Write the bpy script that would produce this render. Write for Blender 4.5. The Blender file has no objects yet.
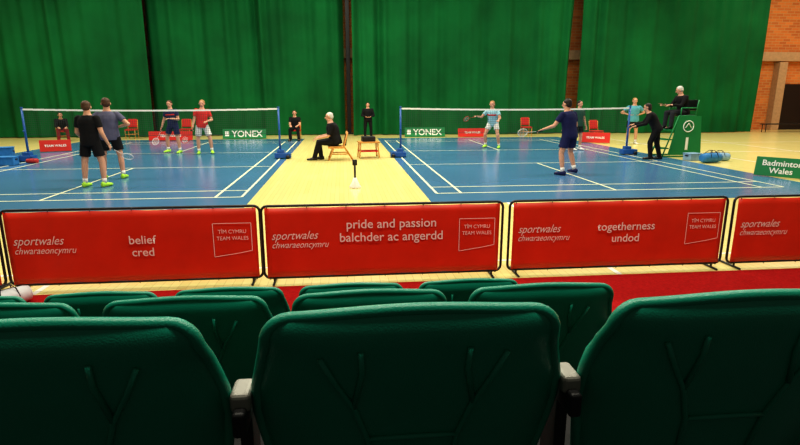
import bpy, math, random
from math import sin, cos, pi, radians, sqrt
from mathutils import Vector, Matrix, Euler
random.seed(7)
COL = bpy.context.scene.collection
V3 = Vector

# ------------------------------------------------------------------ materials
def mat(name, col, rough=0.6, spec=0.4, metal=0.0, var=0.0, vscale=8.0, bump=0.0, bscale=60.0, sheen=0.0, coat=0.0):
    m = bpy.data.materials.new(name); m.use_nodes = True
    nt = m.node_tree; b = nt.nodes['Principled BSDF']
    b.inputs['Roughness'].default_value = rough
    b.inputs['Specular IOR Level'].default_value = spec
    b.inputs['Metallic'].default_value = metal
    b.inputs['Coat Weight'].default_value = coat
    tc = nt.nodes.new('ShaderNodeTexCoord')
    nz = nt.nodes.new('ShaderNodeTexNoise'); nz.inputs['Scale'].default_value = vscale
    nz.inputs['Detail'].default_value = 4
    nt.links.new(tc.outputs['Object'], nz.inputs['Vector'])
    rp = nt.nodes.new('ShaderNodeValToRGB')
    rp.color_ramp.elements[0].position = 0.3; rp.color_ramp.elements[1].position = 0.7
    k = max(var, 0.02)
    rp.color_ramp.elements[0].color = tuple(max(0, x*(1-k)) for x in col[:3])+(1,)
    rp.color_ramp.elements[1].color = tuple(min(1, x*(1+k)) for x in col[:3])+(1,)
    nt.links.new(nz.outputs['Fac'], rp.inputs['Fac'])
    nt.links.new(rp.outputs['Color'], b.inputs['Base Color'])
    if bump > 0:
        n2 = nt.nodes.new('ShaderNodeTexNoise'); n2.inputs['Scale'].default_value = bscale
        nt.links.new(tc.outputs['Object'], n2.inputs['Vector'])
        bp = nt.nodes.new('ShaderNodeBump'); bp.inputs['Strength'].default_value = bump
        bp.inputs['Distance'].default_value = 0.01
        nt.links.new(n2.outputs['Fac'], bp.inputs['Height'])
        nt.links.new(bp.outputs['Normal'], b.inputs['Normal'])
    return m

def wood_floor_mat():
    m = bpy.data.materials.new('sports_floor_wood'); m.use_nodes = True
    nt = m.node_tree; b = nt.nodes['Principled BSDF']
    tc = nt.nodes.new('ShaderNodeTexCoord')
    mp = nt.nodes.new('ShaderNodeMapping'); mp.inputs['Rotation'].default_value = (0, 0, pi/2)
    nt.links.new(tc.outputs['Object'], mp.inputs['Vector'])
    br = nt.nodes.new('ShaderNodeTexBrick')
    br.inputs['Color1'].default_value = (0.87, 0.75, 0.30, 1)
    br.inputs['Color2'].default_value = (0.82, 0.69, 0.26, 1)
    br.inputs['Mortar'].default_value = (0.66, 0.53, 0.19, 1)
    br.inputs['Scale'].default_value = 1.0
    br.inputs['Mortar Size'].default_value = 0.003
    br.inputs['Brick Width'].default_value = 1.8
    br.inputs['Row Height'].default_value = 0.09
    nt.links.new(mp.outputs['Vector'], br.inputs['Vector'])
    nz = nt.nodes.new('ShaderNodeTexNoise'); nz.inputs['Scale'].default_value = 0.7
    nt.links.new(tc.outputs['Object'], nz.inputs['Vector'])
    mx = nt.nodes.new('ShaderNodeMixRGB'); mx.blend_type = 'OVERLAY'; mx.inputs['Fac'].default_value = 0.12
    nt.links.new(br.outputs['Color'], mx.inputs['Color1']); nt.links.new(nz.outputs['Fac'], mx.inputs['Color2'])
    nt.links.new(mx.outputs['Color'], b.inputs['Base Color'])
    b.inputs['Roughness'].default_value = 0.24
    b.inputs['Specular IOR Level'].default_value = 0.5
    return m

def brick_mat(vertical_axis='XZ'):
    m = bpy.data.materials.new('orange_brick_'+vertical_axis.lower()); m.use_nodes = True
    nt = m.node_tree; b = nt.nodes['Principled BSDF']
    tc = nt.nodes.new('ShaderNodeTexCoord')
    sp = nt.nodes.new('ShaderNodeSeparateXYZ'); cb = nt.nodes.new('ShaderNodeCombineXYZ')
    nt.links.new(tc.outputs['Object'], sp.inputs[0])
    nt.links.new(sp.outputs['X' if vertical_axis == 'XZ' else 'Y'], cb.inputs['X'])
    nt.links.new(sp.outputs['Z'], cb.inputs['Y'])
    br = nt.nodes.new('ShaderNodeTexBrick')
    br.inputs['Color1'].default_value = (0.80, 0.27, 0.06, 1)
    br.inputs['Color2'].default_value = (0.60, 0.17, 0.04, 1)
    br.inputs['Mortar'].default_value = (0.66, 0.40, 0.17, 1)
    br.inputs['Scale'].default_value = 1.0
    br.inputs['Mortar Size'].default_value = 0.012
    br.inputs['Brick Width'].default_value = 0.44
    br.inputs['Row Height'].default_value = 0.15
    nt.links.new(cb.outputs[0], br.inputs['Vector'])
    nt.links.new(br.outputs['Color'], b.inputs['Base Color'])
    b.inputs['Roughness'].default_value = 0.9
    return m

M = {}
M['wood'] = wood_floor_mat()
M['brick'] = brick_mat('XZ'); M['brick_side'] = brick_mat('YZ')
M['blue'] = mat('blue_court_mat', (0.075, 0.195, 0.385), 0.20, 0.65, var=0.08, vscale=0.6)
M['line'] = mat('court_line_paint', (0.90, 0.90, 0.60), 0.4)
M['white'] = mat('white_paint', (0.85, 0.85, 0.80), 0.5)
M['carpet'] = mat('red_carpet', (0.36, 0.010, 0.010), 0.95, 0.1, var=0.2, vscale=40, bump=0.4, bscale=300)
M['curtain'] = mat('green_curtain_cloth', (0.003, 0.106, 0.026), 0.85, 0.2, var=0.28, vscale=0.5)
M['seat'] = mat('green_seat_plastic', (0.004, 0.255, 0.165), 0.34, 0.5, var=0.04, bump=0.15, bscale=350)
M['banner'] = mat('red_banner_fabric', (0.74, 0.034, 0.012), 0.45, 0.4, var=0.08, vscale=3)
M['btext'] = mat('banner_print', (0.95, 0.80, 0.76), 0.6)
M['black'] = mat('black_plastic', (0.012, 0.012, 0.014), 0.45)
M['dark'] = mat('dark_metal', (0.03, 0.03, 0.032), 0.45, metal=0.5)
M['grey'] = mat('grey_metal', (0.30, 0.29, 0.26), 0.45, metal=0.3, var=0.15)
M['conc'] = mat('pale_beam', (0.55, 0.36, 0.20), 0.8, var=0.1)
M['netc'] = mat('net_cord', (0.05, 0.07, 0.06), 0.8)
M['post'] = mat('blue_post_paint', (0.02, 0.10, 0.35), 0.35)
M['signg'] = mat('green_sign_board', (0.005, 0.20, 0.06), 0.5)
M['signr'] = mat('red_sign_board', (0.60, 0.02, 0.012), 0.5)
M['chairred'] = mat('red_upholstery', (0.55, 0.02, 0.015), 0.8)
M['chairwood'] = mat('orange_wood', (0.60, 0.27, 0.06), 0.5, var=0.15)
M['skin'] = mat('skin_light', (0.62, 0.33, 0.22), 0.55, 0.35)
M['eye'] = mat('eye_dark', (0.02, 0.015, 0.01), 0.2)
M['lip'] = mat('lip', (0.40, 0.12, 0.10), 0.5)
M['hair_dark'] = mat('hair_dark', (0.018, 0.012, 0.010), 0.6, var=0.3, vscale=60)
M['hair_brown'] = mat('hair_brown', (0.075, 0.035, 0.016), 0.6, var=0.3, vscale=60)
M['hair_white'] = mat('hair_white', (0.60, 0.58, 0.54), 0.6, var=0.2, vscale=60)
M['hair_blond'] = mat('hair_blond', (0.36, 0.19, 0.07), 0.6, var=0.3, vscale=60)
def cloth(n, c): 
    M[n] = mat('cloth_'+n, c, 0.85, 0.2, var=0.12, vscale=9, bump=0.25, bscale=25)
cloth('c_black', (0.010, 0.010, 0.012)); cloth('c_charcoal', (0.030, 0.032, 0.040)); cloth('c_slate', (0.11, 0.11, 0.18))
cloth('c_navy', (0.016, 0.020, 0.085)); cloth('c_red', (0.62, 0.03, 0.03)); cloth('c_white', (0.75, 0.74, 0.72))
cloth('c_teal', (0.10, 0.36, 0.45)); cloth('c_green', (0.02, 0.08, 0.06)); cloth('c_paleblue', (0.35, 0.62, 0.72)); cloth('c_darkred', (0.22, 0.02, 0.03))
M['neon'] = mat('shoe_neon', (0.45, 0.85, 0.05), 0.5)
M['shoew'] = mat('shoe_white', (0.75, 0.75, 0.72), 0.5)
M['shoeb'] = mat('shoe_black', (0.01, 0.01, 0.01), 0.4)
M['bagblue'] = mat('bag_blue', (0.03, 0.20, 0.50), 0.6, var=0.15)
M['baglight'] = mat('bag_light_blue', (0.25, 0.42, 0.60), 0.6, var=0.15)
M['bagwhite'] = mat('bag_white', (0.70, 0.72, 0.75), 0.6, var=0.1)
M['bagred'] = mat('bag_red', (0.5, 0.03, 0.03), 0.6, var=0.1)
M['paper'] = mat('paper', (0.85, 0.85, 0.82), 0.7)
M['tier'] = mat('terrace_dark', (0.012, 0.012, 0.013), 0.9, var=0.2)

# ------------------------------------------------------------------ mesh builder
class MB:
    def __init__(s): s.v = []; s.f = []
    def loft(s, rings, n=14):
        b = len(s.v)
        for c, u, v in rings:
            for i in range(n):
                a = 2*pi*i/n; s.v.append(c+u*cos(a)+v*sin(a))
        for k in range(len(rings)-1):
            o = b+k*n
            for i in range(n):
                j = (i+1) % n
                s.f.append((o+i, o+j, o+n+j, o+n+i))
        s.f.append(tuple(b+i for i in reversed(range(n))))
        o = b+(len(rings)-1)*n
        s.f.append(tuple(o+i for i in range(n)))
        return s
    def frame(s, d, ref=None):
        d = d.normalized()
        r = ref if ref is not None else (V3((1, 0, 0)) if abs(d.x) < 0.8 else V3((0, 1, 0)))
        u = (r-d*r.dot(d)).normalized(); return u, d.cross(u), d
    def cap(s, p1, p2, r1, r2, n=12, flat=(False, False), sq=1.0, ref=None):
        p1 = V3(p1); p2 = V3(p2)
        u, v, d = s.frame(p2-p1, ref); R = []
        if not flat[0]:
            for t in (80, 55, 28): R.append((p1-d*r1*sin(radians(t)), u*r1*cos(radians(t)), v*r1*sq*cos(radians(t))))
        R.append((p1, u*r1, v*r1*sq)); R.append((p2, u*r2, v*r2*sq))
        if not flat[1]:
            for t in (28, 55, 80): R.append((p2+d*r2*sin(radians(t)), u*r2*cos(radians(t)), v*r2*sq*cos(radians(t))))
        return s.loft(R, n)
    def cyl(s, p1, p2, r1, r2=None, n=12): return s.cap(p1, p2, r1, r1 if r2 is None else r2, n, (True, True))
    def ell(s, c, X, Y, Z, a, b, cc, n=14):
        R = []
        for k in range(9):
            t = radians(-82+164*k/8); R.append((c+Z*cc*sin(t), X*a*cos(t), Y*b*cos(t)))
        return s.loft(R, n)
    def path(s, pts, r, n=8):
        R = []; pts = [V3(p) for p in pts]; pu = None
        for i, p in enumerate(pts):
            d = (pts[min(i+1, len(pts)-1)]-pts[max(i-1, 0)]).normalized()
            if pu is None: u, v, _ = s.frame(d)
            else:
                u = (pu-d*pu.dot(d)).normalized(); v = d.cross(u)
            pu = u; R.append((p, u*r, v*r))
        return s.loft(R, n)
    def box(s, c, sx, sy, sz, R=None):
        c = V3(c); b = len(s.v)
        for x, y, z in ((-1,-1,-1),(1,-1,-1),(1,1,-1),(-1,1,-1),(-1,-1,1),(1,-1,1),(1,1,1),(-1,1,1)):
            p = V3((x*sx/2, y*sy/2, z*sz/2))
            if R is not None: p = R@p
            s.v.append(c+p)
        for q in ((0,3,2,1),(4,5,6,7),(0,1,5,4),(1,2,6,5),(2,3,7,6),(3,0,4,7)): s.f.append(tuple(b+i for i in q))
        return s
    def quad(s, a, b, c, d):
        o = len(s.v); s.v += [V3(a), V3(b), V3(c), V3(d)]; s.f.append((o, o+1, o+2, o+3)); return s
    def build(s, name, m, parent=None, smooth=False, bevel=0, loc=None, rz=0, scale=1.0, label=None):
        me = bpy.data.meshes.new(name); me.from_pydata([tuple(p*scale) for p in s.v], [], s.f); me.update()
        if smooth: 
            for p in me.polygons: p.use_smooth = True
        ob = bpy.data.objects.new(name, me); COL.objects.link(ob)
        me.materials.append(M[m] if isinstance(m, str) else m)
        if parent: ob.parent = parent
        if loc is not None: ob.location = loc
        ob.rotation_euler = (0, 0, rz)
        if bevel:
            md = ob.modifiers.new('bevel', 'BEVEL'); md.width = bevel; md.segments = 3; md.limit_method = 'ANGLE'
        if label: ob['label'] = label
        return ob

def thing(name, label, category, loc=(0, 0, 0), rz=0, group=None):
    e = bpy.data.objects.new(name, None); e.empty_display_size = 0.2; COL.objects.link(e)
    e.location = loc; e.rotation_euler = (0, 0, rz)
    e['label'] = label; e['category'] = category
    if group: e['group'] = group
    return e
def tag(ob, label, category, group=None):
    ob['label'] = label; ob['category'] = category
    if group: ob['group'] = group
    return ob
def remesh(ob, vox, sm=2):
    a = ob.modifiers.new('r', 'REMESH'); a.mode = 'VOXEL'; a.voxel_size = vox; a.use_smooth_shade = True
    b = ob.modifiers.new('s', 'SMOOTH'); b.factor = 0.5; b.iterations = sm
    bpy.context.view_layer.update()
    dg = bpy.context.evaluated_depsgraph_get()
    me = bpy.data.meshes.new_from_object(ob.evaluated_get(dg))
    ob.modifiers.clear(); ob.data = me
    for p in me.polygons: p.use_smooth = True
    return ob
def dup(root, loc, rz=None):
    n = root.copy(); COL.objects.link(n); n.location = loc
    if rz is not None: n.rotation_euler = (0, 0, rz)
    def rec(o, no):
        for c in [k for k in bpy.data.objects if k.parent == o]:
            k = c.copy(); COL.objects.link(k); k.parent = no; rec(c, k)
    rec(root, n); return n
RX = Matrix.Rotation(pi/2, 4, 'X')
def text(body, size, m, parent, x, y, z, bold=0.0, shear=0.0, align='CENTER', rz=0.0, tilt=0.0, wide=1.0, name='lettering', depth=0.0):
    cu = bpy.data.curves.new('t', 'FONT'); cu.body = body; cu.size = size; cu.align_x = align
    cu.offset = bold; cu.shear = shear; cu.extrude = depth; cu.resolution_u = 4; cu.space_line = 0.95
    t = bpy.data.objects.new('t', cu); COL.objects.link(t); bpy.context.view_layer.update()
    me = bpy.data.meshes.new_from_object(t.evaluated_get(bpy.context.evaluated_depsgraph_get()))
    bpy.data.objects.remove(t)
    me.transform(Matrix.Translation((x, y, z))@Matrix.Rotation(rz, 4, 'Z')@Matrix.Rotation(tilt, 4, 'X')@RX@Matrix.Scale(wide, 4, (1, 0, 0)))
    me.materials.clear(); me.materials.append(M[m])
    ob = bpy.data.objects.new(name, me); COL.objects.link(ob); ob.parent = parent
    return ob

# ------------------------------------------------------------------ structure
fl = MB().box((3, 13.5, -0.05), 58, 38, 0.1).build('floor', 'wood'); fl['kind'] = 'structure'
bw = MB().box((3, 30.0, 5), 58, 0.3, 10).build('wall_back', 'brick'); bw['kind'] = 'structure'
rw = MB().box((28.2, 17, 5), 0.3, 26, 10).build('wall_right', 'brick_side'); rw['kind'] = 'structure'
lw = MB().box((-24.2, 17, 5), 0.3, 26, 10).build('wall_left', 'brick_side'); lw['kind'] = 'structure'
t1 = MB().box((3, 29.7, 4.1), 58, 0.5, 0.5).build('trim_1', 'conc', bevel=0.02); t1['kind'] = 'structure'
t2 = MB().box((25.0, 29.65, 1.9), 0.5, 0.5, 3.8).build('trim_2', 'conc', bevel=0.02); t2['kind'] = 'structure'
d1 = MB().box((26.7, 29.8, 1.3), 2.4, 0.12, 2.6).build('door_1', 'black', bevel=0.01); d1['kind'] = 'structure'
ml = MB()
for (x0, y0, x1, y1) in ((-14, 5.98, 14, 6.02), (11.3, 21.5, 24, 21.55), (12.2, 7.5, 12.25, 27), (16, 7.5, 16.05, 27), (11.3, 17.8, 26, 17.85), (2.96, 5.36, 3.02, 9.5), (-3.1, 5.36, -3.04, 9.5)):
    ml.quad((x0, y0, 0.002), (x1, y0, 0.002), (x1, y1, 0.002), (x0, y1, 0.002))
o = ml.build('trim_3', 'white'); o['kind'] = 'structure'

cp = MB().box((1, 4.02, 0.006), 14, 2.60, 0.012).build('carpet', 'carpet'); tag(cp, 'deep red carpet runner in front of the seating', 'carpet')

# terraces
ROWS = [(0.743, 0.781, 0.105, range(-2, 3), 0.565), (1.54, 0.514, 0.074, range(-3, 2), 0.555), (2.32, 0.262, 0.025, range(-4, 2), 0.55)]
td = MB()
for y0, y1, z in ((-1.2, 0.36, 1.05), (0.36, 1.15, 0.781), (1.15, 1.93, 0.514), (1.93, 2.70, 0.262)):
    td.box((0, (y0+y1)/2, z/2), 7, y1-y0, z)
tag(td.build('seating_terrace', 'tier'), 'dark stepped terrace carrying rows of green seats', 'terrace')

# ------------------------------------------------------------------ curtains
def curtain(x0, x1, y, amp=0.11, z0=0.03, seed=1, lab=''):
    rnd = random.Random(seed); nx = int((x1-x0)/0.05); nz = 14; H = 9.6
    ph = [rnd.uniform(0, 6.28) for _ in range(8)]
    V = []; F = []
    for k in range(nz+1):
        z = z0+H*k/nz
        for i in range(nx+1):
            x = x0+(x1-x0)*i/nx
            e = min(x-x0, x1-x); ed = 1+1.3*max(0, 1-e/0.7)
            loc = 0.55+1.1*max(0, sin(x*0.63+ph[6]))*max(0.2, sin(x*1.7+ph[7]))
            yy = amp*ed*(loc*(0.85*sin(x*7.3+ph[0]+0.8*sin(x*0.9+ph[4])) + 0.6*sin(x*12.1+ph[1]+0.10*z)) + 1.0*sin(x*2.6+ph[2]+0.7*sin(x*0.8)) + 1.0*sin(x*0.9+0.12*z+ph[3]))
            V.append((x, y+yy*(0.75+0.25*sin(z*0.5+ph[5])), z))
    for k in range(nz):
        for i in range(nx):
            a = k*(nx+1)+i; F.append((a, a+1, a+nx+2, a+nx+1))
    me = bpy.data.meshes.new('curtain'); me.from_pydata(V, [], F); me.materials.append(M['curtain'])
    for p in me.polygons: p.use_smooth = True
    ob = bpy.data.objects.new('curtain', me); COL.objects.link(ob)
    return tag(ob, lab, 'curtain', 'green hall curtains')
curtain(-23.5, -8.95, 27.35, seed=1, lab='tall green curtain hanging in soft folds across the hall end')
curtain(-9.1, 0.15, 27.95, seed=2, lab='tall green curtain hanging in soft folds across the hall end')
curtain(0.55, 11.75, 27.6, seed=3, lab='tall green curtain hanging in soft folds across the hall end')
curtain(12.15, 22.2, 27.5, seed=4, lab='tall green curtain ending in front of an orange brick wall')
cpole = thing('curtain_post', 'dark upright steel post between two green curtains', 'post', (0.36, 28.6, 0))
MB().box((0, 0, 4.8), 0.2, 0.16, 9.6).build('column', 'black', cpole, bevel=0.01)
MB().box((0, 0, 0.03), 0.4, 0.3, 0.06).build('base_plate', 'black', cpole, bevel=0.01)

# ------------------------------------------------------------------ courts
NY = 17.25
def court(xa, xb, mx0, mx1, lab):
    m = MB().box(((mx0+mx1)/2, 17.45, 0.003), mx1-mx0, 15.9, 0.006).build('court_mat', 'blue')
    tag(m, lab, 'court mat', 'blue badminton court mats')
    L = MB(); z = 0.0085; w = 0.05
    y0 = NY-6.7; y1 = NY+6.7; s = 0.50
    def hx(y): L.quad((xa, y-w/2, z), (xb, y-w/2, z), (xb, y+w/2, z), (xa, y+w/2, z))
    def vx(x, ya, yb, zz=z): L.quad((x-w/2, ya, zz), (x+w/2, ya, zz), (x+w/2, yb, zz), (x-w/2, yb, zz))
    for y in (y0, y0+0.76, NY-1.98, NY+1.98, y1-0.76, y1): hx(y)
    z2 = z+0.001
    for x in (xa, xa+s, xb-s, xb): vx(x, y0, y1, z2)
    c = (xa+xb)/2; vx(c, y0, NY-1.98, z2); vx(c, NY+1.98, y1, z2)
    L.build('line_markings', 'line', m)
court(-9.35, -1.97, -11.2, -1.75, 'blue court mat with pale lines beside a timber strip')
court(1.85, 9.4, 1.6, 10.3, 'blue court mat with pale lines beside the umpire chair')

def net(xa, xb, lab):
    t = thing('badminton_net', lab, 'badminton net', ((xa+xb)/2, NY, 0.007), group='badminton nets')
    h = (xb-xa)/2
    def zt(x): return 1.55-0.045*(1-(x/h)**2)
    n = MB(); w = 0.0035; N = int(2*h/0.06)
    for i in range(N+1):
        x = -h+0.05+(2*h-0.1)*i/N; n.quad((x-w, 0, zt(x)-0.76), (x+w, 0, zt(x)-0.76), (x+w, 0, zt(x)-0.03), (x-w, 0, zt(x)-0.03))
    S = 24
    for r in range(13):
        dz = 0.76-0.06*r
        for i in range(S):
            x0 = -h+0.05+(2*h-0.1)*i/S; x1 = -h+0.05+(2*h-0.1)*(i+1)/S
            ww = w if r else 0.008
            n.quad((x0, 0.001, zt(x0)-dz-ww), (x1, 0.001, zt(x1)-dz-ww), (x1, 0.001, zt(x1)-dz+ww), (x0, 0.001, zt(x0)-dz+ww))
    n.build('net_mesh', 'netc', t)
    tp = MB()
    for i in range(S):
        x0 = -h+2*h*i/S; x1 = -h+2*h*(i+1)/S
        tp.box(((x0+x1)/2, 0, (zt(x0)+zt(x1))/2-0.025), x1-x0+0.002, 0.02, 0.05)
    tp.build('net_tape', 'white', t)
    for sx in (-1, 1):
        MB().cyl((sx*h, 0, 0.05), (sx*h, 0, 1.56), 0.034, 0.03).cyl((sx*h, 0, 1.56), (sx*h, 0, 1.59), 0.04).cyl((sx*h, 0.04, 0.9), (sx*h, -0.09, 0.9), 0.02).build('net_post', 'post', t, True)
        b = MB().box((sx*(h+0.08), 0, 0.10), 0.5, 0.28, 0.16).box((sx*(h+0.02), 0, 0.22), 0.22, 0.2, 0.12)
        b.build('post_base', 'post', t, bevel=0.02)
        for yy in (-0.17, 0.17):
            MB().cyl((sx*(h+0.24), yy-0.02, 0.06), (sx*(h+0.24), yy+0.02, 0.06), 0.06, n=16).build('wheel', 'black', t, True)
net(-9.35, -1.95, 'badminton net with white tape on blue posts over a blue court')
net(1.83, 9.42, 'badminton net with white tape on blue posts near the umpire chair')

# ------------------------------------------------------------------ barrier banners
def banner(x0, x1, y, lines, tz, lab, rz=0.0, tx=0.07, logo=True, sz=0.122):
    w = x1-x0; h = w/2
    t = thing('barrier_banner', lab, 'banner', ((x0+x1)/2, y, 0), rz, 'red barrier banners')
    r = 0.014; P = []
    cr = 0.06
    for cx, cz, a0 in ((h-cr, 0.06+cr, -90), (h-cr, 0.82-cr, 0), (-h+cr, 0.82-cr, 90), (-h+cr, 0.06+cr, 180)):
        for k in range(5):
            a = radians(a0+k*22.5); P.append((cx+cr*cos(a), 0, cz+cr*sin(a)))
    P.append(P[0])
    MB().path(P, r).build('frame', 'black', t, True)
    for sx in (-1, 1):
        MB().cap((sx*(h-0.10), -0.10, 0.014), (sx*(h-0.10), 0.22, 0.014), 0.012, 0.012).cyl((sx*(h-0.10), 0, 0.014), (sx*(h-0.10), 0, 0.07), 0.012).build('foot', 'black', t, True)
    F = MB(); nx, nz = 40, 10
    def yy(u, v): return -0.016-0.006*sin(u*9+v*2)*sin(pi*v)-0.002*sin(u*23+1.5*v)
    for k in range(nz+1):
        v = k/nz
        for i in range(nx+1):
            u = i/nx
            xx = -h+0.035+(w-0.07)*u
            ed = 0.006*abs(sin(u*pi*6))
            F.v.append(V3((xx, yy(u, v), 0.070+0.735*v + (ed if k == 0 else (-ed if k == nz else 0)))))
    for k in range(nz):
        for i in range(nx):
            a = k*(nx+1)+i; F.f.append((a, a+1, a+nx+2, a+nx+1))
    ob = F.build('fabric', 'banner', t, True)
    sd = ob.modifiers.new('s', 'SOLIDIFY'); sd.thickness = 0.003
    for i in range(7):
        u = -h+0.06+(w-0.12)*i/6
        for z in (0.075, 0.80): MB().path([(u, -0.03, z), (u, -0.012, z+(0.03 if z > .5 else -0.03)), (u, 0.016, z+(0.02 if z > .5 else -0.02))], 0.004, 6).build('tie', 'black', t, True)
    fy = -0.028
    for i, s in enumerate(lines):
        text(s, sz, 'btext', t, tx, fy, tz-0.125*i*sz/0.12, bold=0.0010)
    if logo:
        text('sportwales', 0.125, 'btext', t, -h+0.09, fy, 0.475, shear=0.4, align='LEFT', wide=0.85, name='emblem')
        text('chwaraeoncymru', 0.098, 'btext', t, -h+0.09, fy, 0.385, shear=0.4, align='LEFT', wide=0.84, name='emblem')
    cx = h-0.28; pw = 0.19; zt, zb = 0.65, 0.30
    pts = [(-pw, zb), (-pw, zt), (pw, zt), (pw, zb+0.06), (0.06, zb+0.035), (-pw, zb)]
    Q = MB(); wd = 0.003
    for a, b2 in zip(pts[:-1], pts[1:]):
        d = V3((b2[0]-a[0], 0, b2[1]-a[1])).normalized(); nn = V3((-d.z, 0, d.x))*wd
        A = V3((cx+a[0], fy, a[1])); B = V3((cx+b2[0], fy, b2[1]))
        Q.quad(A-nn, A+nn, B+nn, B-nn)
    Q.build('pennant_outline', 'btext', t)
    text('T\u00ceM CYMRU', 0.056, 'btext', t, cx, fy, 0.545, wide=0.95)
    text('TEAM WALES', 0.056, 'btext', t, cx, fy, 0.475, wide=0.95)
    return t
banner(-5.86, -3.37, 5.49, [], 0.48, 'red fabric barrier banner in black tube frame, mostly out of view')
banner(-3.33, -0.86, 5.50, ['belief', 'cred'], 0.46, 'red barrier banner printed belief cred in black tube frame')
banner(-0.84, 1.67, 5.46, ['pride and passion', 'balchder ac angerdd'], 0.575, 'red barrier banner printed pride and passion balchder ac angerdd', sz=0.134)
banner(1.75, 4.23, 5.47, ['togetherness', 'undod'], 0.48, 'red barrier banner printed togetherness undod in black tube frame', sz=0.126)
banner(4.30, 6.80, 5.46, [], 0.5, 'red barrier banner with pale emblem standing on timber floor')

# ------------------------------------------------------------------ spectator seats
def seat():
    t = thing('stadium_seat', 'green moulded plastic flip seat seen from its ribbed back', 'seat', (0, 0, 0), 0, 'green flip seats')
    def w(d):
        if d < 0.04: q = 0.192+sqrt(max(0, 0.04**2-(0.04-d)**2))
        else: q = 0.232+0.026*min(1, (d-0.04)/0.11)
        if d > 0.2: q -= 0.035*(d-0.2)/0.22
        return q
    def pt(u, d, off=0.0):
        x = u*w(d)
        z = 0.80-d-0.014*u*u*(1-d/0.42)
        y = 0.24*d+0.050*abs(u)**3.5*min(1, 0.35+d/0.12)+off+0.022*(1-min(1, d/0.055))**2
        return V3((x, y, z))
    D = [0, .002, .006, .012, .02, .03, .042, .055, .07, .1, .14, .19, .24, .30, .36, .42]; NU = 28
    B = MB()
    for off in (0.0, 0.012):
        for d in D:
            for i in range(NU+1): B.v.append(pt(-1+2*i/NU, d, off))
    n = NU+1; L = len(D)
    for k in range(L-1):
        for i in range(NU):
            a = k*n+i; B.f.append((a+n, a+n+1, a+1, a))
            a += L*n; B.f.append((a, a+1, a+n+1, a+n))
    for i in range(NU):
        B.f.append((i, i+1, L*n+i+1, L*n+i)); a = (L-1)*n+i; B.f.append((a+1, a, L*n+a, L*n+a+1))
    for k in range(L-1):
        a = k*n; B.f.append((a+n, a, L*n+a, L*n+a+n)); a = k*n+NU; B.f.append((a, a+n, L*n+a+n, L*n+a))
    P = [pt(-1, d, 0.005) for d in reversed(D)]+[pt(-1+2*i/NU, 0, 0.005) for i in range(1, NU)]+[pt(1, d, 0.005) for d in D]
    B.path(P, 0.0105, 10)
    B.build('backrest', 'seat', t, True)
    R = []
    for sx in (-1, 1):
        R.append([pt(sx*u, d, -0.002) for u, d in ((0.62, .07), (0.5, .12), (0.38, .17), (0.30, .24), (0.28, .40))])
        R.append([pt(sx*u, d, -0.002) for u, d in ((0.36, .06), (0.34, .10), (0.38, .17))])
    R.append([pt(u, .24, -0.002) for u in (-.30, -.15, 0, .15, .30)])
    for r in R: MB().path(r, 0.005, 8).build('rib', 'seat', t, True)
    S = MB(); NX = 14; NZ = 10
    for off in (0, 0.025):
        for k in range(NZ+1):
            v = k/NZ; z = 0.36+0.30*v
            ww = 0.215*(1-0.25*max(0, (v-0.75)/0.25)**2)
            for i in range(NX+1):
                u = -1+2*i/NX; S.v.append(V3((u*ww, 0.195-0.03*sin(v*pi)+0.02*v-0.02*u*u+off, z)))
    n = NX+1; L = NZ+1
    for k in range(NZ):
        for i in range(NX):
            a = k*n+i; S.f.append((a, a+1, a+n+1, a+n)); a += L*n; S.f.append((a+n, a+n+1, a+1, a))
    for i in range(NX):
        S.f.append((i+1, i, L*n+i, L*n+i+1)); a = NZ*n+i; S.f.append((a, a+1, L*n+a+1, L*n+a))
    for k in range(NZ):
        a = k*n; S.f.append((a, a+n, L*n+a+n, L*n+a)); a = k*n+NX; S.f.append((a+n, a, L*n+a, L*n+a+n))
    S.build('seat_pan', 'seat', t, True)
    MB().cyl((-0.245, 0.16, 0.37), (0.245, 0.16, 0.37), 0.016).build('hinge_bar', 'dark', t, True)
    return t
def support():
    t = thing('seat_support', 'dark metal seat support with grey cap between green seats', 'seat support', (0, 0, 0), 0, 'seat supports')
    MB().box((0, 0.14, 0.30), 0.022, 0.07, 0.58).box((0, 0.14, 0.011), 0.06, 0.2, 0.02).build('upright', 'dark', t, bevel=0.004)
    MB().box((0, 0.11, 0.60), 0.022, 0.12, 0.045).build('arm_bracket', 'dark', t, bevel=0.006)
    MB().box((0, 0.10, 0.628), 0.034, 0.06, 0.034).build('grey_cap', 'grey', t, bevel=0.008)
    return t
s0 = seat(); b0 = support(); fs = fb = True
for (y, z, xc, rg, PITCH) in ROWS:
    for n in rg:
        L = (xc+PITCH*n, y, z+0.001)
        if fs: s0.location = L; fs = False
        else: dup(s0, L)
        L2 = (xc+PITCH*(n+0.5), y, z+0.001)
        if fb: b0.location = L2; fb = False
        else: dup(b0, L2)

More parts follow.
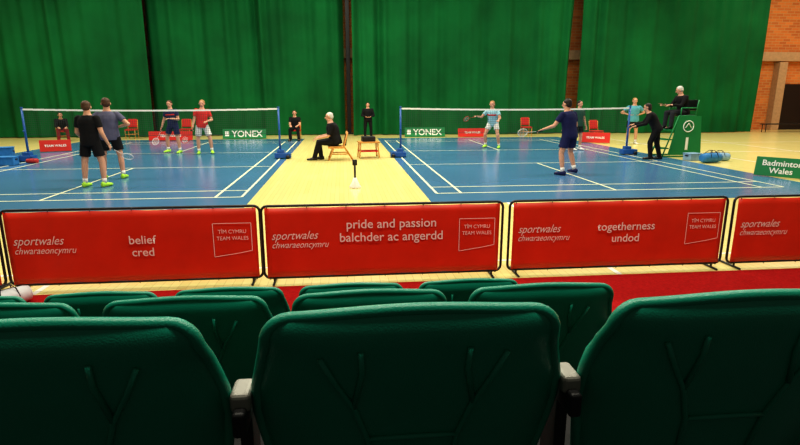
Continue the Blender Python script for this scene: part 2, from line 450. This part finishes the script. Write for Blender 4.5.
# ------------------------------------------------------------------ people
WID = 1.10
def person(label, loc, rz, h=1.78, lean=0, side=0, armR=None, armL=None, legR=None, legL=None, head=(0, 0),
           top='c_black', sleeve=0.6, bottom='c_black', blen=0.7, shoes='shoew', hair='hair_dark', hlen=0, skin='skin', build=1.0, curl=35, dress=0, trim=None):
    armR = armR or ((0.18, 0.05, -1), (0.08, 0.30, -1)); armL = armL or ((-0.18, 0.05, -1), (-0.08, 0.30, -1))
    legR = legR or ((0.10, 0.02, -1), (0.03, -0.04, -1)); legL = legL or ((-0.10, 0.02, -1), (-0.03, -0.04, -1))
    s = h/1.78
    N = lambda a: V3(a).normalized()
    hips = {1: V3((0.088, 0, -0.02)), -1: V3((-0.088, 0, -0.02))}
    legs = {1: legR, -1: legL}; arms = {1: armR, -1: armL}
    joints = {}
    for q in (1, -1):
        k = hips[q]+N(legs[q][0])*0.43; a = k+N(legs[q][1])*0.42; joints[q] = [hips[q], k, a]
    pz = 0.085-min(joints[1][2].z, joints[-1][2].z); P = V3((0, 0, pz))
    for q in (1, -1): joints[q] = [j+P for j in joints[q]]
    Rt = Matrix.Rotation(radians(-lean), 3, 'X')@Matrix.Rotation(radians(side), 3, 'Y')
    sx, sy, sz = Rt@V3((1, 0, 0)), Rt@V3((0, 1, 0)), Rt@V3((0, 0, 1))
    bb = build
    B = MB()
    tors = [(-0.09, .11, .085), (-0.02, .16, .105), (0.06, .158, .105), (.14, .145, .10), (.25, .150, .108), (.36, .170, .115), (.43, .165, .10), (.48, .12, .08), (.52, .070, .062), (.56, .056, .056), (.62, .054, .054)]
    B.loft([(P+sz*d+sy*(0.012*(d > .5)), sx*a*bb, sy*b*bb) for d, a, b in tors], 18)
    Rh = Rt@Matrix.Rotation(radians(lean*0.7), 3, 'X')@Matrix.Rotation(radians(head[0]), 3, 'Z')@Matrix.Rotation(radians(-head[1]), 3, 'X')
    hx, hy, hz = Rh@V3((1, 0, 0)), Rh@V3((0, 1, 0)), Rh@V3((0, 0, 1))
    HC = P+sz*0.595+hz*0.085+hy*0.02
    B.ell(HC+hz*0.02-hy*0.008, hx, hy, hz, .074, .094, .092, 18)
    B.ell(HC-hz*0.045+hy*0.028, hx, hy, hz, .052, .058, .066, 16)
    B.cap(HC+hy*0.082+hz*0.005, HC+hy*0.102-hz*0.028, .009, .014, 8)
    for q in (-1, 1): B.ell(HC+hx*q*0.079-hz*0.01-hy*0.004, hx, hy, hz, .012, .018, .030, 8)
    hands = {}; A = {}
    for q in (1, -1):
        S = P+sz*0.435+sx*q*0.170*bb; d1 = N(arms[q][0]); d2 = N(arms[q][1])
        E = S+d1*0.285; W = E+d2*0.255; A[q] = (S, E, W)
        B.cap(S, E, .054, .041, 12).cap(E, W, .042, .027, 12)
        nrm = d2.cross(V3((0, 1, 0)) if abs(d2.y) < 0.8 else V3((0, 0, 1))).normalized()*(-q)
        if abs(d2.y) >= 0.8: nrm = V3((0, 0, -1)); nrm = (nrm-d2*nrm.dot(d2)).normalized()
        lat = d2.cross(nrm).normalized()
        if lat.y < 0 or (abs(d2.y) >= 0.8 and lat.x*q > 0): lat = -lat
        KN = W+d2*0.095
        uu = lat; vv = d2.cross(uu)
        B.loft([(W-d2*0.01, uu*.024, vv*.020), (W+d2*0.03, uu*.034, vv*.016), (W+d2*0.07, uu*.041, vv*.015), (KN, uu*.038, vv*.012)], 12)
        for i, ln in enumerate((.078, .088, .080, .062)):
            o = KN+lat*(0.031-0.0205*i)-d2*0.008
            c1 = radians(curl*0.5+4*i); c2 = radians(curl*1.4+5*i)
            f1 = d2*cos(c1)+nrm*sin(c1)+lat*(0.10-0.07*i); f2 = d2*cos(c2)+nrm*sin(c2)+lat*(0.06-0.04*i)
            m_ = o+f1.normalized()*ln*0.55; e = m_+f2.normalized()*ln*0.5
            B.cap(o, m_, .0088, .0082, 8).cap(m_, e, .0082, .0070, 8)
        tb = W+d2*0.025+lat*0.026
        t1 = tb+(d2*0.6+lat*0.75+nrm*0.35).normalized()*0.042; t2_ = t1+(d2*0.9+lat*0.15+nrm*0.5).normalized()*0.032
        B.cap(tb, t1, .013, .0105, 8).cap(t1, t2_, .0105, .008, 8)
        hands[q] = (KN-d2*0.015+nrm*0.018, d2, nrm, lat)
        Hh, K, An = joints[q]
        B.cap(Hh, K, .082*bb, .056, 14)
        dl = (An-K)
        B.cap(K, K+dl*0.32, .054, .057, 12).cap(K+dl*0.32, An, .057, .036, 12)
        ft = V3((q*0.12, 1, 0)).normalized()
        B.cap(An-V3((0, 0, .035))-ft*0.035, An-V3((0, 0, .048))+ft*0.15, .036, .030, 10)
    e = thing('person', label, 'person', loc, rz); e.scale = (WID, WID, 1)
    ob = B.build('body', skin, e, True, scale=s); remesh(ob, 0.0072, 2); ob.data.materials.clear(); ob.data.materials.append(M[skin])
    for q in (-1, 1): MB().ell(HC+hx*q*0.031+hy*0.083+hz*0.012, hx, hy, hz, .012, .007, .007, 8).build('eye', 'eye', e, True, scale=s)
    MB().ell(HC+hy*0.084-hz*0.052, hx, hy, hz, .022, .006, .006, 8).build('mouth', 'lip', e, True, scale=s)
    Hm = MB(); Hm.ell(HC+hz*0.042-hy*0.022, hx, hy, hz, .083, .092, .084, 16)
    Hm.ell(HC+hz*0.000-hy*0.048, hx, hy, hz, .079, .066, .082, 16)
    if hlen >= 1: Hm.ell(HC-hz*0.03-hy*0.055, hx, hy, hz, .082, .060, .10, 14)
    ob = Hm.build('hair', hair, e, True, scale=s); remesh(ob, 0.009, 3); ob.data.materials.clear(); ob.data.materials.append(M[hair])
    Sh = MB()
    tb = [(-0.10, .172, .128), (-0.02, .178, .130), (0.06, .172, .126), (.14, .162, .12), (.25, .168, .127), (.36, .185, .130), (.43, .180, .115), (.475, .135, .092), (.515, .080, .072)]
    Sh.loft([(P+sz*d, sx*a*bb, sy*b*bb) for d, a, b in tb], 18)
    for q in (1, -1):
        S, E, W = A[q]
        if sleeve <= 1: Sh.cap(S-(E-S)*0.05, S+(E-S)*sleeve, .068, .060+.004*(sleeve < .8), 14, (False, True))
        else: Sh.cap(S-(E-S)*0.05, E, .068, .054, 14).cap(E, E+(W-E)*0.95, .053, .040, 12, (False, True))
    ob = Sh.build('shirt' if sleeve <= 1 else 'jacket', top, e, True, scale=s); remesh(ob, 0.012, 2); ob.data.materials.clear(); ob.data.materials.append(M[top])
    if trim:
        T = MB(); T.loft([(P+sz*.30, sx*.183*bb, sy*.134*bb), (P+sz*.345, sx*.190*bb, sy*.137*bb)], 18); T.build('shirt_stripe', trim, e, True, scale=s)
    Tr = MB(); Tr.loft([(P+sz*d, sx*a*bb, sy*b*bb) for d, a, b in ((-0.11, .12, .10), (-0.05, .160, .118), (0.02, .166, .118), (.07, .160, .114))], 18)
    for q in (1, -1):
        Hh, K, An = joints[q]
        if blen <= 1: Tr.cap(Hh, Hh+(K-Hh)*blen, .094*bb, .092*bb, 14, (False, True))
        else: Tr.cap(Hh, K, .094*bb, .073, 14).cap(K, An+(An-K)*0.06, .072, .056, 14, (False, True))
    ob = Tr.build('shorts' if blen <= 1 else 'trousers', bottom, e, True, scale=s); remesh(ob, 0.012, 2); ob.data.materials.clear(); ob.data.materials.append(M[bottom])
    for q in (1, -1):
        Hh, K, An = joints[q]; ft = V3((q*0.12, 1, 0)).normalized()
        g = An.z-0.085
        def rr(d, a, zc, hh): return (V3((An.x, An.y, g+zc))+ft*d, V3((0, 0, 1)).cross(ft)*-a, V3((0, 0, hh)))
        MB().loft([rr(-.078, .020, .045, .030), rr(-.065, .036, .052, .050), rr(-.02, .042, .056, .054), rr(.05, .044, .046, .044), rr(.12, .048, .036, .034), rr(.17, .040, .030, .028), rr(.195, .018, .025, .018)][::-1], 14).build('shoe', shoes, e, True, scale=s)
        if blen <= 1: MB().cyl(An+(K-An)*0.22, An, .046, .042, 12).build('sock', 'c_white', e, True, scale=s)
    Mw = Matrix.Translation(loc)@Matrix.Rotation(rz, 4, 'Z')@Matrix.Diagonal((WID, WID, 1, 1))
    out = {}
    for q in (1, -1):
        p, d, n_, l = hands[q]; R3 = Mw.to_3x3(); out[q] = (Mw@(p*s), R3@d, R3@n_, R3@l)
    return e, out

def racket(hand, direction, normal, label, col='c_white'):
    d = V3(direction).normalized(); n = V3(normal); n = (n-d*n.dot(d)).normalized(); x = d.cross(n)
    R = Matrix((x, n, d)).transposed().to_4x4()
    t = thing('badminton_racket', label, 'racket'); t.matrix_world = Matrix.Translation(hand)@R
    MB().cyl((0, 0, -0.07), (0, 0, 0.10), 0.0135, 0.012).build('grip', 'black', t, True)
    MB().cyl((0, 0, 0.10), (0, 0, 0.34), 0.006).build('shaft', col, t, True)
    pts = [(0.10*sin(a), 0, 0.46-0.125*cos(a)) for a in [2*pi*i/28 for i in range(29)]]
    MB().path(pts, 0.008, 8).build('head_frame', col, t, True)
    S = MB(); w = 0.0010
    for i in range(-6, 7):
        q = i/7; l = 0.125*sqrt(1-q*q); S.quad((0.1*q-w, 0, .46-l), (0.1*q+w, 0, .46-l), (0.1*q+w, 0, .46+l), (0.1*q-w, 0, .46+l))
        l = 0.10*sqrt(1-q*q); S.quad((-l, .001, .46+.125*q-w), (l, .001, .46+.125*q-w), (l, .001, .46+.125*q+w), (-l, .001, .46+.125*q+w))
    S.build('strings', 'white', t)
    return t

MATZ = 0.007
hipR = ((0.75, -0.35, -0.75), (-0.75, 0.45, -0.25)); hipL = ((-0.75, -0.35, -0.75), (0.75, 0.45, -0.25))
SEATED = dict(legR=((0.16, 1, -0.03), (0.04, 0.02, -1)), legL=((-0.16, 1, -0.03), (-0.04, 0.02, -1)))
LAP = dict(armR=((0.12, 0.35, -1), (-0.25, 1, -0.12)), armL=((-0.12, 0.35, -1), (0.25, 1, -0.12)))

p, hd = person('person standing in charcoal shirt and black shorts, seen from behind', (-5.32, 12.15, MATZ), radians(-12), 1.84,
       armR=((0.25, 0.0, -1), (0.15, 0.45, -1)), armL=((-0.3, 0.1, -1), (-0.05, 0.8, -0.7)),
       legR=((0.2, 0.05, -1), (0.05, -0.08, -1)), legL=((-0.14, -0.05, -1), (-0.05, -0.08, -1)), top='c_black', bottom='c_black', shoes='neon', hair='hair_brown', head=(20, 5), build=1.05)
racket(hd[1][0], (0.5, 0.7, -0.5), (0, 1, 0.8), 'badminton racket held low beside dark shorts')
p, hd = person('person in slate grey shirt with hands on hips, seen from behind', (-5.40, 13.35, MATZ), radians(8), 1.90,
       armR=hipR, armL=hipL, top='c_slate', bottom='c_black', shoes='neon', hair='hair_brown', head=(15, 0), build=1.08, legR=((0.16, 0, -1), (0.04, -0.04, -1)), legL=((-0.16, 0, -1), (-0.04, -0.04, -1)))
p, hd = person('person facing the net in navy shirt and dark shorts', (-5.75, 19.4, MATZ), radians(160), 1.80, side=4,
       armR=((0.30, 0.1, -1), (0.15, 0.35, -1)), armL=((-0.35, 0.1, -1), (0.45, 0.9, 0.1)), top='c_navy', bottom='c_navy', shoes='neon', hair='hair_brown', trim='c_red', legR=((0.30, 0.1, -1), (0.08, -0.12, -1)), legL=((-0.10, 0.0, -1), (-0.04, -0.1, -1)), head=(15, 8))
racket(hd[1][0], (-0.35, -0.35, -0.75), (0, 1, 0.0), 'badminton racket hanging low beside navy shorts')
p, hd = person('person in red shirt and white shorts facing the net', (-4.68, 18.97, MATZ), radians(192), 1.82, side=-4,
       armR=((0.25, 0.1, -1), (0.2, 0.5, -0.9)), armL=((-0.30, 0.1, -1), (0.45, 0.8, -0.1)), top='c_red', bottom='c_white', shoes='neon', hair='hair_blond', blen=0.8, legR=((0.12, 0, -1), (0.02, -0.04, -1)), legL=((-0.26, 0.15, -1), (-0.08, -0.1, -1)), head=(-12, 5))
racket(hd[1][0], (-0.4, -0.4, -0.6), (0, 1, 0.3), 'badminton racket held low beside white shorts', 'c_red')
p, hd = person('seated line judge in black leaning forward on a chair', (-12.15, 25.2, 0), radians(-150), 1.72, lean=22, top='c_black', sleeve=2, bottom='c_darkred', blen=2, shoes='shoeb', hair='hair_dark', hlen=1, **SEATED, **LAP)
p, hd = person('seated line judge in black holding both hands on knees', (-2.08, 24.6, MATZ), radians(178), 1.74, lean=5, top='c_black', sleeve=0.6, bottom='c_black', blen=2, shoes='shoeb', hair='hair_brown', **SEATED, **LAP)
p, hd = person('person in black standing before the green curtain', (1.19, 25.6, 0), radians(180), 1.66, top='c_black', sleeve=2, bottom='c_black', blen=2, shoes='shoeb', hair='hair_dark', hlen=1, build=1.1,
       armR=((0.3, 0.1, -1), (-0.55, 0.6, -0.2)), armL=((-0.3, 0.1, -1), (0.55, 0.6, -0.2)))
p, hd = person('seated white-haired official in black on wooden chair beside net', (-0.22, 16.75, 0), radians(92), 1.92, lean=12, top='c_black', sleeve=0.9, bottom='c_black', blen=2, shoes='shoeb', hair='hair_white', build=1.28,
       armR=((0.1, 0.3, -0.9), (0.0, 1, -0.25)), armL=((-0.1, 0.3, -0.9), (0.0, 1, -0.25)), legR=((0.1, 1, -0.05), (0.02, -0.12, -1)), legL=((-0.12, 1, -0.05), (-0.02, 0.30, -1)))
p, hd = person('person in pale blue top crouching slightly with racket', (5.62, 20.1, MATZ), radians(150), 1.86, lean=16, top='c_paleblue', bottom='c_white', shoes='neon', hair='hair_blond', hlen=1, blen=0.55,
       armR=((0.6, 0.4, -0.8), (0.3, 1, 0.15)), armL=((-0.4, 0.4, -0.9), (-0.1, 1, -0.2)), legR=((0.3, 0.45, -1), (0.05, -0.40, -1)), legL=((-0.3, 0.35, -1), (-0.05, -0.35, -1)), trim='c_red')
racket(hd[1][0], (-0.75, -0.4, -0.15), (0, 1, 0.5), 'badminton racket held forward by crouching player', 'c_red')
p, hd = person('person in navy shirt and navy shorts ready with racket, back turned', (5.55, 12.9, MATZ), radians(28), 1.90, lean=10, top='c_navy', bottom='c_navy', shoes='c_navy', hair='hair_dark', head=(10, 0), build=1.08,
       armL=((-0.45, 0.35, -0.9), (-0.3, 0.85, -0.35)), armR=((0.45, 0.1, -0.9), (0.1, 0.9, -0.25)), legR=((0.24, 0.25, -1), (0.05, -0.30, -1)), legL=((-0.22, 0.1, -1), (-0.05, -0.2, -1)))
racket(hd[-1][0], (-0.85, -0.1, -0.05), (0, 1, 0.35), 'badminton racket stretched out over blue court')
p, hd = person('person in dark green shirt standing beyond the net', (8.42, 18.9, MATZ), radians(200), 1.78, top='c_green', bottom='c_black', shoes='shoew', hair='hair_dark')
p, hd = person('person in teal shirt with hands on hips behind the court', (11.75, 21.2, 0), radians(170), 1.88, armR=hipR, armL=hipL, top='c_teal', bottom='c_black', shoes='shoew', hair='hair_blond', build=1.12)
p, hd = person('official in black leaning beside the high umpire chair', (9.52, 15.75, MATZ), radians(62), 1.80, lean=26, top='c_black', sleeve=2, bottom='c_black', blen=2, shoes='shoeb', hair='hair_dark', hlen=1, build=1.1,
       armR=((0.15, 0.5, -0.8), (0, 0.9, -0.2)), armL=((-0.3, 0.4, -0.9), (0.0, 1, -0.3)), legR=((0.1, -0.1, -1), (0.0, -0.25, -1)), legL=((-0.12, 0.35, -1), (0, -0.1, -1)))

# ------------------------------------------------------------------ umpire chair
UC = V3((10.80, 16.65, 0))
u = thing('umpire_chair', 'high green umpire chair with side panel numbered 1', 'umpire chair', UC)
for sy in (-1, 1):
    fr = MB(); y = sy*0.32
    fr.path([(-0.66, y, 0.022), (-0.24, y, 1.30)], 0.022).path([(0.55, y, 0.022), (0.32, y, 1.30)], 0.022).path([(-0.24, y, 1.30), (0.34, y, 1.30)], 0.022).path([(0.30, y, 1.28), (0.38, y, 1.80)], 0.02).path([(-0.18, y, 1.55), (0.35, y, 1.55)], 0.02).path([(-0.18, y, 1.30), (-0.18, y, 1.55)], 0.02).path([(-0.62, y, 0.03), (0.55, y, 0.03)], 0.022)
    fr.build('side_frame', 'signg', u, True)
MB().box((0.08, 0, 1.31), 0.48, 0.60, 0.05).build('seat', 'black', u, bevel=0.015)
MB().box((0.36, 0, 1.63), 0.04, 0.60, 0.34).build('backrest', 'black', u, bevel=0.015)
for i, (x, z) in enumerate(((-0.58, 0.28), (-0.50, 0.56), (-0.42, 0.86))):
    MB().box((x, 0, z), 0.26, 0.62, 0.035).build('step', 'signg', u, bevel=0.006)
pn = MB(); z0, z1 = 0.08, 1.30
A = [(-0.50, -0.355, z0), (0.62, -0.355, z0), (0.50, -0.355, z1), (-0.24, -0.355, z1)]
Bq = [(a[0], -0.343, a[2]) for a in A]
pn.v += [V3(a) for a in A]+[V3(b) for b in Bq]
pn.f += [(0, 1, 2, 3), (7, 6, 5, 4), (0, 4, 5, 1), (1, 5, 6, 2), (2, 6, 7, 3), (3, 7, 4, 0)]
pn.build('side_panel', 'signg', u)
text('1', 0.52, 'white', u, 0.10, -0.362, 0.26, bold=0.020)
q = MB(); q.path([(0.10+0.17*cos(a), -0.36, 0.98+0.17*sin(a)) for a in [2*pi*i/24 for i in range(25)]], 0.016, 6)
q.build('emblem', 'white', u, True)
MB().path([(0.0, -0.36, 0.93), (0.10, -0.36, 1.08), (0.20, -0.36, 0.93)], 0.016, 6).build('emblem', 'white', u, True)
p, hd = person('white-haired umpire in black jacket seated high, writing on clipboard', (UC.x+0.10, UC.y, 0.885), radians(92), 1.80, lean=14, top='c_black', sleeve=2, bottom='c_charcoal', blen=2, shoes='shoeb', hair='hair_white', head=(-20, 15), build=1.15,
       armR=((0.1, 0.5, -0.9), (-0.25, 1, 0.1)), armL=((-0.1, 0.5, -0.9), (0.25, 1, 0.1)), legR=((0.1, 1, -0.05), (0.02, 0.05, -1)), legL=((-0.12, 1, -0.05), (-0.02, 0.05, -1)))
hm = (hd[1][0]+hd[-1][0])/2
cb = thing('clipboard', 'black clipboard with white paper held by umpire', 'clipboard', (hm.x-0.06, hm.y, hm.z+0.01))
MB().box((0, 0, 0), 0.32, 0.24, 0.006, Matrix.Rotation(radians(20), 3, 'Y')).build('board', 'black', cb)
MB().box((0.0, 0, 0.006), 0.28, 0.20, 0.002, Matrix.Rotation(radians(20), 3, 'Y')).build('sheet', 'paper', cb)

# ------------------------------------------------------------------ chairs
def chair(loc, rz, lab, pad='chairred', frame='chairwood'):
    t = thing('chair', lab, 'chair', loc, rz, 'red padded chairs' if pad == 'chairred' else None)
    MB().box((0, 0, 0.43), 0.46, 0.44, 0.07).build('seat', pad, t, bevel=0.025)
    b = MB(); R = []
    for k in range(7):
        v = k/6; R.append((V3((0, -0.21-0.07*v, 0.52+0.38*v)), V3((0.22*(1-0.3*max(0, v-.7)), 0, 0)), V3((0, 0.03, 0))))
    b.loft(R, 16).build('backrest', pad, t, True)
    for sx in (-1, 1):
        MB().path([(sx*0.21, 0.20, 0), (sx*0.21, 0.19, 0.41)], 0.017).build('leg', frame, t, True)
        MB().path([(sx*0.21, -0.24, 0), (sx*0.21, -0.19, 0.42), (sx*0.215, -0.27, 0.86)], 0.017).build('leg', frame, t, True)
    MB().path([(-0.21, 0.195, 0.22), (0.21, 0.195, 0.22)], 0.012).build('crossbar', frame, t, True)
    MB().path([(-0.21, -0.215, 0.22), (0.21, -0.215, 0.22)], 0.012).build('crossbar', frame, t, True)
    return t
chair((-9.58, 26.1, 0), radians(180), 'empty red padded chair in front of green curtain')
chair((-7.16, 26.0, 0), radians(180), 'empty red padded chair in front of green curtain')
chair((9.0, 26.15, 0), radians(180), 'empty red padded chair in front of green curtain')
chair((10.95, 22.7, 0), radians(190), 'red padded chair behind a low red board')
chair((-12.15, 25.25, 0), radians(-150), 'red padded chair carrying a seated line judge')
chair((-2.08, 24.62, MATZ), radians(178), 'red padded chair carrying a seated line judge')

def wooden_chair(loc, rz, lab):
    t = thing('wooden_chair', lab, 'chair', loc, rz)
    MB().box((0, 0.02, 0.40), 0.54, 0.50, 0.06).build('seat', 'chairwood', t, bevel=0.01)
    MB().box((0, -0.27, 0.62), 0.50, 0.05, 0.34, Matrix.Rotation(radians(10), 3, 'X')).build('backrest', 'c_black', t, bevel=0.02)
    for sx in (-1, 1):
        MB().path([(sx*0.25, 0.26, 0.025), (sx*0.25, 0.10, 0.40)], 0.024).build('leg', 'chairwood', t, True)
        MB().path([(sx*0.25, -0.46, 0.025), (sx*0.25, -0.20, 0.42), (sx*0.25, -0.32, 0.86)], 0.024).build('leg', 'chairwood', t, True)
        MB().path([(sx*0.25, 0.18, 0.20), (sx*0.25, -0.33, 0.20)], 0.018).build('side_rail', 'chairwood', t, True)
wooden_chair((-0.18, 16.75, 0), radians(92), 'low orange wood chair with black back carrying a seated official')
et = thing('equipment_table', 'low orange wooden table with red shelf holding black kit', 'table', (0.80, 17.2, 0), radians(6))
MB().box((0, 0, 0.50), 0.66, 0.48, 0.04).build('table_top', 'chairwood', et, bevel=0.006)
MB().box((0, 0, 0.22), 0.60, 0.42, 0.03).build('shelf', 'chairred', et, bevel=0.006)
for sx in (-1, 1):
    for sy in (-1, 1): MB().path([(sx*0.31, sy*0.22, 0.02), (sx*0.27, sy*0.19, 0.49)], 0.022).build('leg', 'chairwood', et, True)
kb = thing('equipment_case', 'black rounded case standing on low wooden table', 'case', (0.80, 17.2, 0.522), radians(10))
MB().box((0, 0, 0.08), 0.42, 0.28, 0.16).build('case_body', 'black', kb, bevel=0.03)
MB().path([(-0.08, 0, 0.155), (-0.07, 0, 0.20), (0.07, 0, 0.20), (0.08, 0, 0.155)], 0.010, 6).build('handle', 'black', kb, True)

# ------------------------------------------------------------------ low boards
def board(loc, w, h, m, words, lab, rz=0, tilt=-12, logo=False, size=None, tx=0.0):
    t = thing('advertising_board', lab, 'board', loc, rz, 'low advertising boards')
    R = Matrix.Rotation(radians(tilt), 3, 'X')
    def X(x, y, z): return R@V3((x, y, z))
    MB().box(X(0, 0, h/2+0.02), w, 0.025, h, R).build('panel', m, t, bevel=0.005)
    for sx in (-1, 1):
        MB().box((sx*w*0.35, 0.16, h*0.42+0.01), 0.03, 0.02, h*0.84, Matrix.Rotation(radians(18), 3, 'X')).build('stay', 'black', t)
    if words:
        size = size or h*0.75
        nl = words.count('\n')
        q = X(tx if not logo else w*0.06, -0.018, 0.02+h*0.5-size*0.35+nl*size*0.48)
        text(words, size, 'white', t, q.x, q.y, q.z, bold=size*0.018, tilt=radians(tilt), wide=1.0)
    if logo:
        c = X(-w*0.40, -0.02, 0.02+h*0.5); MB().box(c, w*0.09, 0.004, h*0.5, R).build('emblem', 'white', t)
    return t
board((-4.47, 25.6, 0), 1.95, 0.44, 'signg', 'YONEX', 'green advertising board with large white lettering by the curtain', logo=True, size=0.40)
board((3.94, 25.95, 0), 1.95, 0.44, 'signg', 'YONEX', 'green advertising board with large white lettering by the curtain', logo=True, size=0.40)
board((-7.5, 24.8, MATZ), 1.85, 0.40, 'signr', 'TEAM WALES', 'low red board with white lettering behind the court', size=0.15)
board((6.2, 25.7, 0), 1.4, 0.40, 'signr', 'TEAM WALES', 'low red board with white lettering near the curtain', size=0.13)
board((10.45, 21.7, MATZ), 1.15, 0.42, 'signr', 'TEAM WALES', 'low red board with white lettering at court corner', rz=radians(-25), size=0.12)
board((-10.0, 20.15, MATZ), 0.95, 0.40, 'signr', 'TEAM WALES', 'low red board leaning back beside the blue court', rz=radians(20), size=0.11)
board((10.60, 11.55, 0), 1.8, 0.46, 'signg', 'Badminton\nWales', 'long green board with white lettering beside the court', rz=radians(-54), size=0.19, tx=-0.35)

# ------------------------------------------------------------------ bags, boxes, small kit
def sports_bag(loc, rz, m, lab, s=1.0):
    t = thing('sports_bag', lab, 'bag', loc, rz)
    R = []
    for x, r in ((-0.36, .08), (-0.34, .13), (-0.25, .155), (0, .165), (0.25, .155), (0.34, .13), (0.36, .08)):
        R.append((V3((x, 0, 0.155)), V3((0, r, 0)), V3((0, 0, r*0.93))))
    MB().loft(R, 18).build('bag_body', m, t, True, scale=s)
    MB().path([(-0.33, 0, 0.305), (0, 0, 0.315), (0.33, 0, 0.305)], 0.006, 6).build('zip', 'black', t, True, scale=s)
    for sy in (-1, 1):
        MB().path([(-0.14, sy*0.155, 0.18), (-0.12, sy*0.10, 0.31), (-0.07, sy*0.04, 0.38), (0.07, sy*0.04, 0.38), (0.12, sy*0.10, 0.31), (0.14, sy*0.155, 0.18)], 0.010, 6).build('handle', 'black', t, True, scale=s)
def crate(loc, rz, m, lab, w=0.5, d=0.35, h=0.26):
    t = thing('storage_box', lab, 'box', loc, rz)
    b = MB(); b.box((0, 0, 0.01), w, d, 0.02)
    for sx in (-1, 1): b.box((sx*(w/2-0.008), 0, h/2), 0.016, d, h)
    for sy in (-1, 1): b.box((0, sy*(d/2-0.008), h/2), w-0.03, 0.016, h)
    b.build('tub', m, t, bevel=0.004)
    MB().box((0, 0, h+0.012), w+0.03, d+0.03, 0.024).build('lid', m, t, bevel=0.006)
    for sx in (-1, 1): MB().box((sx*(w/2+0.012), 0, h*0.75), 0.02, 0.12, 0.03).build('handle', 'black', t)
crate((-9.45, 16.35, MATZ), 0.1, 'bagblue', 'blue plastic storage box by net post', 0.45, 0.35, 0.22)
crate((-10.15, 16.65, MATZ), -0.1, 'bagblue', 'blue plastic storage box by net post', 0.42, 0.4, 0.30)
crate((-10.1, 17.35, MATZ), 0.3, 'bagblue', 'tall blue storage box behind net post base', 0.5, 0.35, 0.40)
sports_bag((-9.95, 15.95, MATZ), 0.3, 'bagwhite', 'white sports bag lying beside blue boxes', 0.7)
sports_bag((-9.0, 16.75, MATZ), 0.1, 'bagred', 'small red sports bag next to blue boxes', 0.45)
sports_bag((10.75, 14.85, 0), 0.2, 'bagblue', 'blue sports bag on the floor near the umpire chair', 0.95)
sports_bag((11.35, 15.3, 0), -0.3, 'baglight', 'light blue sports bag on the floor near the umpire chair', 0.8)
crate((10.6, 15.5, 0), 0.2, 'baglight', 'light blue storage box behind a blue sports bag', 0.4, 0.3, 0.2)
sports_bag((-3.10, 5.02, 0.012), 0.9, 'bagwhite', 'small white bag on the red carpet', 0.55)

st = thing('floor_stand', 'slim black stand on white flared base on timber floor', 'stand', (0.24, 11.45, 0))
MB().loft([(V3((0, 0, 0.0)), V3((.13, 0, 0)), V3((0, .13, 0))), (V3((0, 0, 0.03)), V3((.125, 0, 0)), V3((0, .125, 0))), (V3((0, 0, 0.12)), V3((.07, 0, 0)), V3((0, .07, 0))), (V3((0, 0, 0.22)), V3((.03, 0, 0)), V3((0, .03, 0)))], 20).build('base', 'white', st, True)
MB().cyl((0, 0, 0.2), (0, 0, 0.5), 0.022).build('pole', 'black', st, True)
MB().box((0, 0, 0.54), 0.10, 0.06, 0.12).cyl((0, -0.03, 0.54), (0, -0.06, 0.54), 0.03).build('head_unit', 'black', st, bevel=0.008)

tb = thing('bench', 'long low dark bench in front of the brick wall', 'bench', (24.2, 27.6, 0), radians(0))
MB().box((0, 0, 0.44), 3.0, 0.35, 0.05).build('bench_top', 'dark', tb, bevel=0.008)
for sx in (-1, 1):
    for sy in (-1, 1): MB().cyl((sx*1.35, sy*0.13, 0), (sx*1.35, sy*0.13, 0.42), 0.02).build('leg', 'dark', tb, True)

# ------------------------------------------------------------------ lights
def area(loc, sx, sy, e, col=(1, 0.94, 0.76), rot=(0, 0, 0)):
    l = bpy.data.lights.new('hall_and_fill_light', 'AREA'); l.shape = 'RECTANGLE'; l.size = sx; l.size_y = sy; l.energy = e; l.color = col
    o = bpy.data.objects.new('hall_and_fill_light', l); COL.objects.link(o); o.location = loc; o.rotation_euler = rot
for x, e in ((-12, 570), (0, 810), (12, 640)):
    area((x, 21.5, 9.3), 7, 1.2, e)
    area((x, 14.5, 9.3), 7, 1.2, e)
area((23.5, 22, 9.3), 6, 8, 600)  # added fill lamp, brightens the brick wall at the right
area((0, 7, 9.3), 16, 2, 600)
area((1, 1.8, 8.5), 10, 1.2, 620, rot=(radians(12), 0, 0))  # added fill lamp above the seats, lights the camera-facing banner fronts
w = bpy.data.worlds.new('hall_world'); bpy.context.scene.world = w; w.use_nodes = True
w.node_tree.nodes['Background'].inputs[0].default_value = (0.85, 0.90, 0.72, 1)
w.node_tree.nodes['Background'].inputs[1].default_value = 0.07

cam = bpy.data.cameras.new('camera'); co = bpy.data.objects.new('camera', cam); COL.objects.link(co)
cam.sensor_width = 36; cam.lens = 36*540/800; cam.clip_start = 0.05; cam.clip_end = 200
co.location = (0, 0, 1.9)
co.rotation_euler = (Matrix.Rotation(radians(-6), 3, 'Z')@Matrix.Rotation(pi/2-math.atan(126/540), 3, 'X')).to_euler()
bpy.context.scene.camera = co
vs = bpy.context.scene.view_settings
vs.view_transform = 'Standard'
try: vs.look = 'Medium High Contrast'
except Exception as ex: print(ex)
